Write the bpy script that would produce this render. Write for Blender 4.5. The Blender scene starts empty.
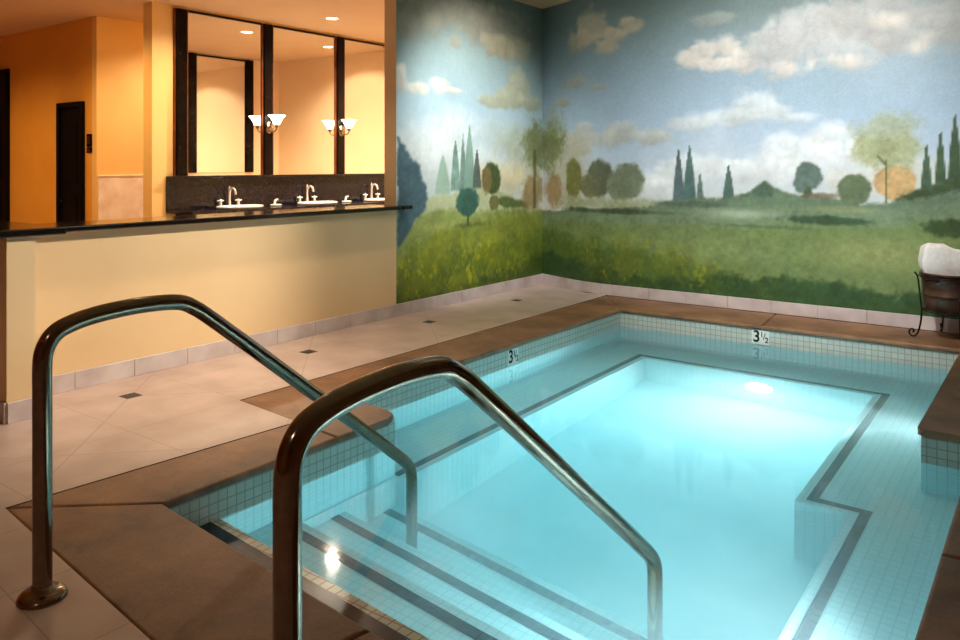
import bpy, bmesh, math, random
import numpy as np
from mathutils import Vector, Matrix, Quaternion

C = bpy.context.scene.collection
SC = bpy.context.scene
R = math.radians
random.seed(7)

# ------------------------------------------------------------------ camera
cam = bpy.data.objects.new('camera', bpy.data.cameras.new('camera'))
C.objects.link(cam)
cam.data.sensor_width = 36.0
cam.data.lens = 787.0 / 960.0 * 36.0
cam.data.shift_y = -155.0 / 960.0
cam.location = (0, 0, 1.5)
cam.rotation_euler = (R(90), 0, R(36.53))
cam.data.clip_start = 0.05
SC.camera = cam

# ------------------------------------------------------------------ world, view
world = bpy.data.worlds.new('world')
SC.world = world
world.use_nodes = True
bg = world.node_tree.nodes['Background']
bg.inputs[0].default_value = (1.0, 0.85, 0.65, 1)
bg.inputs[1].default_value = 0.02
SC.view_settings.view_transform = 'Standard'
SC.view_settings.look = 'None'
SC.view_settings.gamma = 1
SC.view_settings.use_curve_mapping = False
SC.view_settings.exposure = 0.0
SC.cycles.use_denoising = True
SC.cycles.max_bounces = 14
SC.cycles.diffuse_bounces = 5
SC.cycles.glossy_bounces = 6
SC.cycles.transmission_bounces = 8
SC.cycles.volume_bounces = 3
SC.cycles.sample_clamp_indirect = 4.0
SC.cycles.blur_glossy = 0.6
SC.cycles.caustics_refractive = True
SC.cycles.caustics_reflective = True

# light levels (room lamps; the side pool lamps and some ceiling lights are added)
WARM = (1.0, 0.80, 0.58)
AMBER = (1.0, 0.62, 0.28)
NEUTRAL = (1.0, 0.86, 0.68)
P_WALK, P_VANITY, P_CORR, P_SCONCE, P_POOL = 130.0, 540.0, 420.0, 14.0, 520.0
P_MURAL_L, P_MURAL_B = 720.0, 640.0

H_CEIL = 3.48
ZW = -0.19

# ------------------------------------------------------------------ helpers
def lin(c):
    c = [v / 255.0 for v in c]
    return tuple(v / 12.92 if v <= 0.04045 else ((v + 0.055) / 1.055) ** 2.4 for v in c) + (1.0,)

def mat(name, col, rough=0.5, metal=0.0, **kw):
    m = bpy.data.materials.new(name)
    m.use_nodes = True
    b = m.node_tree.nodes['Principled BSDF']
    b.inputs['Base Color'].default_value = lin(col) if max(col[:3]) > 1.0 else tuple(col[:3]) + (1,)
    b.inputs['Roughness'].default_value = rough
    b.inputs['Metallic'].default_value = metal
    for k, v in kw.items():
        b.inputs[k].default_value = v
    return m

def nodes(m):
    return m.node_tree.nodes, m.node_tree.links, m.node_tree.nodes['Principled BSDF']

def noisy(m, c1, c2, scale=5.0, detail=6.0, bump=0.0, bscale=None, coord='Object', lo=0.3, hi=0.7):
    """mottled base colour, optional bump"""
    N, L, b = nodes(m)
    tc = N.new('ShaderNodeTexCoord')
    n = N.new('ShaderNodeTexNoise')
    n.inputs['Scale'].default_value = scale
    n.inputs['Detail'].default_value = detail
    L.new(tc.outputs[coord], n.inputs['Vector'])
    r = N.new('ShaderNodeValToRGB')
    r.color_ramp.elements[0].position = lo
    r.color_ramp.elements[1].position = hi
    r.color_ramp.elements[0].color = lin(c1)
    r.color_ramp.elements[1].color = lin(c2)
    L.new(n.outputs[0], r.inputs[0])
    L.new(r.outputs[0], b.inputs['Base Color'])
    if bump:
        n2 = N.new('ShaderNodeTexNoise')
        n2.inputs['Scale'].default_value = bscale or scale * 6
        n2.inputs['Detail'].default_value = 8
        L.new(tc.outputs[coord], n2.inputs['Vector'])
        bp = N.new('ShaderNodeBump')
        bp.inputs['Strength'].default_value = bump
        bp.inputs['Distance'].default_value = 0.01
        L.new(n2.outputs[0], bp.inputs['Height'])
        L.new(bp.outputs[0], b.inputs['Normal'])
    return m

def link(name, bm, m, parent=None, smooth=False, loc=None):
    me = bpy.data.meshes.new(name)
    bmesh.ops.recalc_face_normals(bm, faces=bm.faces)
    bm.to_mesh(me)
    bm.free()
    if smooth:
        for p in me.polygons:
            p.use_smooth = True
    for mm in (m if isinstance(m, (list, tuple)) else [m]):
        me.materials.append(mm)
    o = bpy.data.objects.new(name, me)
    C.objects.link(o)
    if parent:
        o.parent = parent
    if loc:
        o.location = loc
    return o

def tag(o, label=None, cat=None, group=None, kind=None):
    if label: o['label'] = label
    if cat: o['category'] = cat
    if group: o['group'] = group
    if kind: o['kind'] = kind
    return o

def thing(name, label, cat, loc=(0, 0, 0), rz=0.0, group=None):
    o = bpy.data.objects.new(name, None)
    o.empty_display_size = 0.1
    C.objects.link(o)
    o.location = loc
    o.rotation_euler = (0, 0, rz)
    return tag(o, label, cat, group)

def box(bm, x0, x1, y0, y1, z0, z1, bev=0.0, seg=2):
    r = bmesh.ops.create_cube(bm, size=1.0)
    vs = r['verts']
    for v in vs:
        v.co = Vector(((x0 + x1) / 2 + v.co.x * (x1 - x0), (y0 + y1) / 2 + v.co.y * (y1 - y0), (z0 + z1) / 2 + v.co.z * (z1 - z0)))
    if bev:
        es = list({e for v in vs for e in v.link_edges})
        bmesh.ops.bevel(bm, geom=es, offset=bev, segments=seg, affect='EDGES', profile=0.5)
    return bm

def boxm(*a, **k):
    return box(bmesh.new(), *a, **k)

def prism(bm, pts, z0, z1, bev=0.0, seg=3):
    lo = [bm.verts.new((p[0], p[1], z0)) for p in pts]
    hi = [bm.verts.new((p[0], p[1], z1)) for p in pts]
    n = len(pts)
    fs = [bm.faces.new(lo[::-1]), bm.faces.new(hi)]
    for i in range(n):
        fs.append(bm.faces.new((lo[i], lo[(i + 1) % n], hi[(i + 1) % n], hi[i])))
    if bev:
        es = [e for e in set(fs[0].edges) | set(fs[1].edges)]
        bmesh.ops.bevel(bm, geom=es, offset=bev, segments=seg, affect='EDGES', profile=0.5)
    return bm

def lathe(bm, prof, n=32, sx=1.0, sy=1.0, off=(0, 0, 0), cap0=True, cap1=True):
    rings = []
    for r, z in prof:
        rings.append([bm.verts.new((off[0] + r * sx * math.cos(2 * math.pi * k / n), off[1] + r * sy * math.sin(2 * math.pi * k / n), off[2] + z)) for k in range(n)])
    for a, b in zip(rings, rings[1:]):
        for k in range(n):
            bm.faces.new((a[k], a[(k + 1) % n], b[(k + 1) % n], b[k]))
    if cap0: bm.faces.new(rings[0][::-1])
    if cap1: bm.faces.new(rings[-1])
    return bm

def catmull(P, per=8):
    P = [Vector(p) for p in P]
    Q = [P[0] * 2 - P[1]] + P + [P[-1] * 2 - P[-2]]
    out = []
    for i in range(1, len(Q) - 2):
        a, b, c, d = Q[i - 1], Q[i], Q[i + 1], Q[i + 2]
        for k in range(per):
            t = k / per
            out.append(0.5 * ((2 * b) + (c - a) * t + (2 * a - 5 * b + 4 * c - d) * t * t + (3 * b - a - 3 * c + d) * t ** 3))
    out.append(P[-1])
    return out

def fillet(P, rads, seg=10):
    """poly-line with rounded corners"""
    P = [Vector(p) for p in P]
    out = [P[0]]
    for i in range(1, len(P) - 1):
        r = rads[i - 1]
        d1 = (P[i - 1] - P[i]).normalized(); d2 = (P[i + 1] - P[i]).normalized()
        ang = d1.angle(d2)
        t = r / math.tan(ang / 2)
        a = P[i] + d1 * t; b = P[i] + d2 * t
        bis = (d1 + d2).normalized()
        c = P[i] + bis * (r / math.sin(ang / 2))
        va = a - c; vb = b - c
        tot = va.angle(vb); ax = va.cross(vb).normalized()
        for k in range(seg + 1):
            out.append(c + Quaternion(ax, tot * k / seg) @ va)
    out.append(P[-1])
    return out

def tube(bm, path, rad, n=20, caps=True):
    path = [Vector(p) for p in path]
    if not isinstance(rad, (list, tuple)):
        rad = [rad] * len(path)
    T = []
    for i in range(len(path)):
        a = path[max(0, i - 1)]; b = path[min(len(path) - 1, i + 1)]
        T.append((b - a).normalized())
    ref = Vector((1, 0, 0)) if abs(T[0].x) < 0.9 else Vector((0, 1, 0))
    u = (ref - T[0] * ref.dot(T[0])).normalized()
    rings = []
    for i, p in enumerate(path):
        if i:
            q = T[i - 1].rotation_difference(T[i])
            u = (q @ u)
            u = (u - T[i] * u.dot(T[i])).normalized()
        v = T[i].cross(u)
        rings.append([bm.verts.new(p + (u * math.cos(2 * math.pi * k / n) + v * math.sin(2 * math.pi * k / n)) * rad[i]) for k in range(n)])
    for a, b in zip(rings, rings[1:]):
        for k in range(n):
            bm.faces.new((a[k], a[(k + 1) % n], b[(k + 1) % n], b[k]))
    if caps:
        bm.faces.new(rings[0][::-1]); bm.faces.new(rings[-1])
    return bm

def quad(bm, pts):
    return bm.faces.new([bm.verts.new(p) for p in pts])

def wallstrip(bm, pts, z0, z1, closed=False, uvlay=None):
    """vertical faces along a plan poly-line, uv in metres"""
    n = len(pts)
    s = 0.0
    for i in range(n if closed else n - 1):
        a, b = pts[i], pts[(i + 1) % n]
        L = math.hypot(b[0] - a[0], b[1] - a[1])
        f = bm.faces.new([bm.verts.new((a[0], a[1], z0)), bm.verts.new((b[0], b[1], z0)), bm.verts.new((b[0], b[1], z1)), bm.verts.new((a[0], a[1], z1))])
        if uvlay:
            for lp, uv in zip(f.loops, ((s, z0), (s + L, z0), (s + L, z1), (s, z1))):
                lp[uvlay].uv = uv
        s += L

# ------------------------------------------------------------------ materials
M = {}
M['cream'] = noisy(mat('cream_paint', (234, 204, 158), 0.55), (230, 199, 152), (238, 209, 164), 1.2, 4, 0.05, 120)
M['amber'] = noisy(mat('amber_paint', (232, 165, 62), 0.55), (226, 158, 56), (238, 174, 72), 1.2, 4)
M['gold'] = noisy(mat('golden_paint', (242, 200, 124), 0.55), (238, 195, 118), (246, 206, 132), 1.2, 4)
M['tan'] = noisy(mat('brown_paint', (170, 120, 72), 0.6), (162, 114, 68), (178, 126, 76), 1.2, 4)
M['ceiling'] = noisy(mat('ceiling_paint', (204, 170, 128), 0.8), (200, 166, 124), (208, 174, 132), 1.0, 4)
M['black_stone'] = noisy(mat('black_polished_stone', (14, 11, 10), 0.12), (9, 7, 7), (26, 21, 19), 30, 8)
M['grey_granite'] = noisy(mat('dark_granite', (24, 20, 26), 0.14), (16, 13, 17), (32, 28, 36), 60, 10)
M['dark_wood'] = noisy(mat('dark_wood', (14, 8, 5), 0.25), (8, 5, 4), (22, 12, 7), 8, 8)
M['lit_side_wood'] = noisy(mat('lit_side_wood', (110, 52, 22), 0.35), (90, 40, 16), (128, 64, 28), 8, 8)  # reddish tone put in for the light on the posts' side faces
M['near_black'] = noisy(mat('near_black_door_paint', (8, 5, 5), 0.55), (6, 4, 4), (11, 7, 6), 6, 4)
M['mirror'] = mat('mirror_silver', (0.93, 0.93, 0.92), 0.015, 1.0)
M['steel'] = noisy(mat('polished_steel', (132, 114, 98), 0.14, 1.0), (126, 108, 92), (140, 122, 106), 40, 4)
M['chrome'] = mat('chrome', (0.95, 0.94, 0.93), 0.22, 1.0)
M['brass'] = mat('aged_brass', (150, 112, 66), 0.28, 1.0)
M['porcelain'] = mat('white_porcelain', (242, 238, 232), 0.12)
M['plaster'] = noisy(mat('pool_plaster', (222, 238, 240), 0.6), (214, 232, 234), (232, 244, 246), 3, 6)
M['bronze'] = noisy(mat('dark_bronze', (86, 58, 46), 0.4, 0.7), (66, 42, 32), (104, 76, 62), 9, 6, 0.15, 60)
M['iron'] = mat('wrought_iron', (44, 30, 24), 0.45, 0.7)
M['towel'] = noisy(mat('white_terry', (240, 232, 226), 0.95), (232, 222, 216), (246, 240, 236), 30, 6, 0.6, 260)
M['marble'] = noisy(mat('pale_marble', (246, 234, 222), 0.3), (232, 212, 196), (252, 246, 240), 5, 10)
M['base_tile'] = noisy(mat('base_tile', (206, 194, 194), 0.35), (190, 176, 176), (222, 212, 212), 4, 8)
M['black_ink'] = mat('black_tile_glaze', (12, 16, 20), 0.2)
M['grout'] = noisy(mat('grey_grout', (120, 112, 104), 0.9), (110, 102, 94), (132, 124, 116), 30, 4)
M['shell'] = noisy(mat('pool_shell_concrete', (150, 146, 140), 0.9), (140, 136, 130), (160, 156, 150), 10, 4)

def emit(name, col, s):
    m = bpy.data.materials.new(name); m.use_nodes = True
    N, L = m.node_tree.nodes, m.node_tree.links
    N.clear()
    e = N.new('ShaderNodeEmission'); o = N.new('ShaderNodeOutputMaterial')
    e.inputs[0].default_value = tuple(col) + (1,); e.inputs[1].default_value = s
    L.new(e.outputs[0], o.inputs[0])
    return m

for k_, v_ in (('dark_wood', 0.12), ('near_black', 0.1), ('lit_side_wood', 0.3), ('grey_granite', 0.3)):
    M[k_].node_tree.nodes['Principled BSDF'].inputs['Specular IOR Level'].default_value = v_
M['nickel'] = mat('polished_nickel', (246, 236, 228), 0.25, 0.55)

# stone coping: brushed brown stone
m = mat('brown_coping_stone', (120, 92, 68), 0.5)
N, L, b = nodes(m)
tc = N.new('ShaderNodeTexCoord')
n1 = N.new('ShaderNodeTexNoise'); n1.inputs['Scale'].default_value = 2.4; n1.inputs['Detail'].default_value = 9; n1.inputs['Roughness'].default_value = 0.65
n2 = N.new('ShaderNodeTexNoise'); n2.inputs['Scale'].default_value = 90; n2.inputs['Detail'].default_value = 6
L.new(tc.outputs['Object'], n1.inputs['Vector']); L.new(tc.outputs['Object'], n2.inputs['Vector'])
r1 = N.new('ShaderNodeValToRGB')
r1.color_ramp.elements[0].position = 0.3; r1.color_ramp.elements[1].position = 0.72
r1.color_ramp.elements[0].color = lin((90, 60, 39)); r1.color_ramp.elements[1].color = lin((168, 122, 86))
L.new(n1.outputs[0], r1.inputs[0])
mx = N.new('ShaderNodeMix'); mx.data_type = 'RGBA'; mx.blend_type = 'OVERLAY'; mx.inputs[0].default_value = 0.35
L.new(r1.outputs[0], mx.inputs[6]); L.new(n2.outputs[0], mx.inputs[7]); L.new(mx.outputs[2], b.inputs['Base Color'])
bp = N.new('ShaderNodeBump'); bp.inputs['Strength'].default_value = 0.12; bp.inputs['Distance'].default_value = 0.004
L.new(n2.outputs[0], bp.inputs['Height']); L.new(bp.outputs[0], b.inputs['Normal'])
M['coping'] = m

# mosaic tile, uv in metres
def mosaic(name, c1, c2, grout, size=0.051, gap=0.0035, rough=0.22):
    m = mat(name, c1, rough)
    N, L, b = nodes(m)
    uv = N.new('ShaderNodeUVMap')
    br = N.new('ShaderNodeTexBrick')
    br.offset = 0.0; br.squash = 1.0
    br.inputs['Scale'].default_value = 1.0
    br.inputs['Brick Width'].default_value = size
    br.inputs['Row Height'].default_value = size
    br.inputs['Mortar Size'].default_value = gap
    br.inputs['Mortar Smooth'].default_value = 0.2
    br.inputs['Color1'].default_value = lin(c1)
    br.inputs['Color2'].default_value = lin(c2)
    br.inputs['Mortar'].default_value = lin(grout)
    L.new(uv.outputs[0], br.inputs['Vector'])
    L.new(br.outputs[0], b.inputs['Base Color'])
    bp = N.new('ShaderNodeBump'); bp.invert = True
    bp.inputs['Strength'].default_value = 0.25; bp.inputs['Distance'].default_value = 0.002
    L.new(br.outputs['Fac'], bp.inputs['Height']); L.new(bp.outputs[0], b.inputs['Normal'])
    return m
M['mosaic'] = mosaic('pale_mosaic', (208, 210, 200), (198, 202, 192), (164, 166, 157))
M['bench_mosaic'] = mosaic('pool_white_mosaic', (216, 228, 228), (210, 224, 225), (194, 208, 210))
M['navy_mosaic'] = mosaic('navy_mosaic', (10, 18, 38), (14, 24, 46), (28, 36, 52))
M['beige_mosaic'] = mosaic('beige_mosaic', (222, 222, 210), (214, 214, 202), (160, 158, 148))

# floor tile: diagonal field on the walkway, square field near the pool end, dark square insets
def floor_material():
    m = mat('stone_floor_tile', (200, 178, 160), 0.34)
    N, L, b = nodes(m)
    tc = N.new('ShaderNodeTexCoord')
    sep = N.new('ShaderNodeSeparateXYZ'); L.new(tc.outputs['Object'], sep.inputs[0])
    def math_(op, a, b_=None, c=None):
        n = N.new('ShaderNodeMath'); n.operation = op
        for i, v in enumerate((a, b_, c)):
            if v is None: continue
            if isinstance(v, (int, float)): n.inputs[i].default_value = v
            else: L.new(v, n.inputs[i])
        return n.outputs[0]
    X, Y = sep.outputs[0], sep.outputs[1]
    def lines(v, period, half):
        w = math_('WRAP', v, period / 2, -period / 2)
        return math_('LESS_THAN', math_('ABSOLUTE', w), half)
    xs = math_('ADD', X, 4.87); ys = math_('SUBTRACT', Y, 2.76)
    d1 = math_('MULTIPLY', math_('ADD', xs, ys), 0.70711)
    d2 = math_('MULTIPLY', math_('SUBTRACT', xs, ys), 0.70711)
    S = 1.5 / math.sqrt(2)
    g_diag = math_('MAXIMUM', lines(d1, S, 0.0032), lines(d2, S, 0.0032))
    g_mid = math_('MAXIMUM', lines(math_('ADD', ys, 0.375), 0.75, 0.0028), lines(math_('ADD', xs, 0.11), 0.75, 0.0028))
    g_sq = math_('MAXIMUM', lines(math_('ADD', X, 2.96), 0.5, 0.003), lines(math_('SUBTRACT', math_('ADD', Y, math_('MULTIPLY', X, 0.1)), 0.93), 0.5, 0.003))
    near = math_('LESS_THAN', math_('ADD', Y, math_('MULTIPLY', X, 0.1)), 1.2)
    walk = math_('MAXIMUM', g_diag, g_mid)
    grout = math_('ADD', math_('MULTIPLY', g_sq, near), math_('MULTIPLY', walk, math_('SUBTRACT', 1.0, near)))
    # dark inset squares every 1.5 m along the walkway
    yw = math_('ABSOLUTE', math_('WRAP', ys, 0.75, -0.75))
    xa = math_('ABSOLUTE', xs)
    inset = math_('MULTIPLY', math_('LESS_THAN', xa, 0.055), math_('LESS_THAN', yw, 0.055))
    n1 = N.new('ShaderNodeTexNoise'); n1.inputs['Scale'].default_value = 3.0; n1.inputs['Detail'].default_value = 9
    L.new(tc.outputs['Object'], n1.inputs['Vector'])
    r = N.new('ShaderNodeValToRGB')
    r.color_ramp.elements[0].position = 0.3; r.color_ramp.elements[1].position = 0.7
    r.color_ramp.elements[0].color = lin((186, 161, 150)); r.color_ramp.elements[1].color = lin((214, 191, 182))
    L.new(n1.outputs[0], r.inputs[0])
    mx = N.new('ShaderNodeMix'); mx.data_type = 'RGBA'
    L.new(math_('MULTIPLY', grout, 0.42), mx.inputs[0]); L.new(r.outputs[0], mx.inputs[6]); mx.inputs[7].default_value = lin((120, 98, 84))
    mx2 = N.new('ShaderNodeMix'); mx2.data_type = 'RGBA'
    L.new(inset, mx2.inputs[0]); L.new(mx.outputs[2], mx2.inputs[6]); mx2.inputs[7].default_value = lin((16, 11, 9))
    L.new(mx2.outputs[2], b.inputs['Base Color'])
    return m
M['floor'] = floor_material()

# water: clear refracting surface, absorbing and slightly cloudy body
m = bpy.data.materials.new('pool_water'); m.use_nodes = True
N, L = m.node_tree.nodes, m.node_tree.links
b = N['Principled BSDF']; out = N['Material Output']
b.inputs['Base Color'].default_value = (1, 1, 1, 1)
b.inputs['Roughness'].default_value = 0.055
b.inputs['IOR'].default_value = 1.33
b.inputs['Transmission Weight'].default_value = 1.0
tc = N.new('ShaderNodeTexCoord'); nz = N.new('ShaderNodeTexNoise'); nz.inputs['Scale'].default_value = 2.2; nz.inputs['Detail'].default_value = 2
L.new(tc.outputs['Object'], nz.inputs['Vector'])
bp = N.new('ShaderNodeBump'); bp.inputs['Strength'].default_value = 0.10; bp.inputs['Distance'].default_value = 0.02
L.new(nz.outputs[0], bp.inputs['Height']); L.new(bp.outputs[0], b.inputs['Normal'])
va = N.new('ShaderNodeVolumeAbsorption'); va.inputs['Color'].default_value = (0.15, 0.86, 0.94, 1); va.inputs['Density'].default_value = 0.35
vs = N.new('ShaderNodeVolumeScatter'); vs.inputs['Color'].default_value = (0.9, 0.98, 1.0, 1); vs.inputs['Density'].default_value = 0.34; vs.inputs['Anisotropy'].default_value = 0.0
ad = N.new('ShaderNodeAddShader')
L.new(va.outputs[0], ad.inputs[0]); L.new(vs.outputs[0], ad.inputs[1]); L.new(ad.outputs[0], out.inputs['Volume'])
M['water'] = m

# ------------------------------------------------------------------ mural painting (vertex colours worked out on the wall's own coordinates)
MURAL_LEFT = [
 ('e', 6.62, 3.19, 0.832, 0.238, (150, 146, 130), 0.5, 0.5, 0.8),
 ('e', 6.21, 3.05, 0.398, 0.228, (150, 146, 130), 0.5, 0.5, 0.8),
 ('e', 7.67, 3.12, 0.625, 0.308, (150, 146, 130), 0.5, 0.5, 0.8),
 ('e', 7.17, 3.14, 0.572, 0.284, (150, 146, 130), 0.5, 0.5, 0.8),
 ('e', 6.71, 2.84, 0.14, 0.109, (150, 146, 130), 0.5, 0.5, 0.8),
 ('e', 5.95, 2.88, 0.196, 0.161, (150, 146, 130), 0.5, 0.5, 0.8),
 ('e', 7.88, 2.89, 0.475, 0.157, (172, 164, 138), 0.45, 0.4, 0.8),
 ('e', 7.46, 2.9, 0.281, 0.139, (172, 164, 138), 0.45, 0.4, 0.8),
 ('e', 5.84, 2.37, 0.133, 0.149, (206, 204, 192), 0.4, 0.45, 0.9),
 ('e', 6.13, 2.29, 0.251, 0.083, (206, 204, 192), 0.4, 0.45, 0.9),
 ('e', 6.41, 2.35, 0.198, 0.095, (206, 204, 192), 0.4, 0.45, 0.9),
 ('e', 6.66, 2.31, 0.243, 0.032, (206, 204, 192), 0.4, 0.45, 0.9),
 ('e', 7.96, 2.44, 0.285, 0.243, (168, 170, 146), 0.4, 0.4, 0.85),
 ('e', 7.56, 2.24, 0.45, 0.083, (168, 170, 146), 0.4, 0.4, 0.85),
 ('e', 8.21, 2.27, 0.411, 0.099, (168, 170, 146), 0.4, 0.4, 0.85),
 ('e', 7.81, 2.3, 0.341, 0.167, (168, 170, 146), 0.4, 0.4, 0.85),
 ('e', 6.29, 1.74, 0.649, 0.251, (214, 220, 220), 0.9, 0.4, 0.65),
 ('e', 6.8, 1.88, 0.535, 0.242, (214, 220, 220), 0.9, 0.4, 0.65),
 ('e', 6.13, 1.55, 0.471, 0.257, (214, 220, 220), 0.9, 0.4, 0.65),
 ('e', 6.98, 1.5, 0.739, 0.245, (214, 220, 220), 0.9, 0.4, 0.65),
 ('e', 7.88, 1.8, 0.562, 0.242, (160, 166, 142), 0.8, 0.4, 0.55),
 ('e', 8.1, 1.5, 0.448, 0.307, (160, 166, 142), 0.8, 0.4, 0.55),
 ('e', 7.67, 1.35, 0.836, 0.213, (222, 206, 160), 0.8, 0.3, 0.7),
 ('b', [(5.79, 1.1), (6.29, 1.18), (6.62, 1.2), (6.98, 1.22), (7.21, 1.26), (7.56, 1.18), (7.99, 1.07), (8.46, 0.97)], (176, 184, 146), 0.05, 0.05, 1.0),
 ('c', 6.506, 1.19, 1.61, 0.151, (150, 176, 160), 0.12, 0.1, 1.0),
 ('c', 6.72, 1.22, 1.79, 0.096, (118, 146, 134), 0.12, 0.1, 1.0),
 ('c', 6.853, 1.21, 1.84, 0.072, (112, 140, 128), 0.12, 0.1, 1.0),
 ('c', 6.972, 1.21, 1.96, 0.119, (126, 156, 142), 0.12, 0.1, 1.0),
 ('c', 7.111, 1.24, 1.68, 0.094, (92, 104, 98), 0.12, 0.1, 1.0),
 ('p', [(5.79, 1.78), (5.89, 1.69), (5.99, 1.57), (6.12, 1.49), (6.13, 1.39), (6.23, 1.28), (6.26, 1.14), (6.2, 1.01), (6.07, 0.94), (5.95, 0.76), (5.83, 0.67), (5.79, 0.66)], (72, 98, 108), 0.05, 0.06, 1.0),
 ('e', 7.4, 1.35, 0.179, 0.197, (70, 88, 52), 0.2, 0.25, 1.0),
 ('e', 7.3, 1.33, 0.097, 0.161, (132, 112, 70), 0.3, 0.25, 0.8),
 ('p', [(7.44, 1.09), (7.67, 1.12), (7.99, 1.07), (8.16, 0.99), (7.67, 1.0)], (92, 110, 62), 0.05, 0.05, 1.0),
 ('b', [(5.79, 0.66), (5.9, 0.77), (6.13, 0.98), (6.46, 1.04), (6.98, 1.0), (7.56, 0.97), (8.46, 0.92)], (138, 152, 86), 0.08, 0.06, 1.0),
 ('b', [(5.79, 0.54), (6.13, 0.73), (6.62, 0.82), (7.56, 0.9), (8.46, 0.89)], (128, 140, 62), 0.12, 0.08, 1.0),
 ('e', 6.46, 0.85, 0.418, 0.053, (170, 170, 100), 0.8, 0.4, 0.5),
 ('e', 7.44, 1.06, 0.1, 0.093, (112, 112, 66), 0.2, 0.25, 1.0),
 ('e', 6.93, 1.08, 0.22, 0.167, (58, 96, 84), 0.15, 0.2, 1.0),
 ('p', [(6.93, 0.96), (6.96, 0.95), (6.96, 0.82), (6.93, 0.82)], (50, 66, 48), 0.01, 0.0, 1.0),
 ('e', 6.98, 0.83, 0.369, 0.033, (86, 104, 56), 0.6, 0.4, 0.6),
 ('b', [(5.79, 0.41), (6.29, 0.49), (6.98, 0.55), (8.46, 0.61)], (98, 118, 46), 0.2, 0.12, 0.8),
 ('b', [(5.79, 0.16), (6.46, 0.17), (7.56, 0.21), (8.46, 0.32)], (64, 88, 36), 0.15, 0.15, 0.8),
 ('e', 8.37, 1.71, 0.398, 0.302, (112, 120, 72), 0.5, 0.6, 0.75),
 ('e', 8.28, 1.19, 0.277, 0.249, (140, 116, 68), 0.4, 0.4, 0.75),
 ('p', [(8.28, 1.69), (8.35, 1.69), (8.35, 0.96), (8.28, 0.96)], (84, 80, 48), 0.03, 0.02, 0.7),
]
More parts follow.
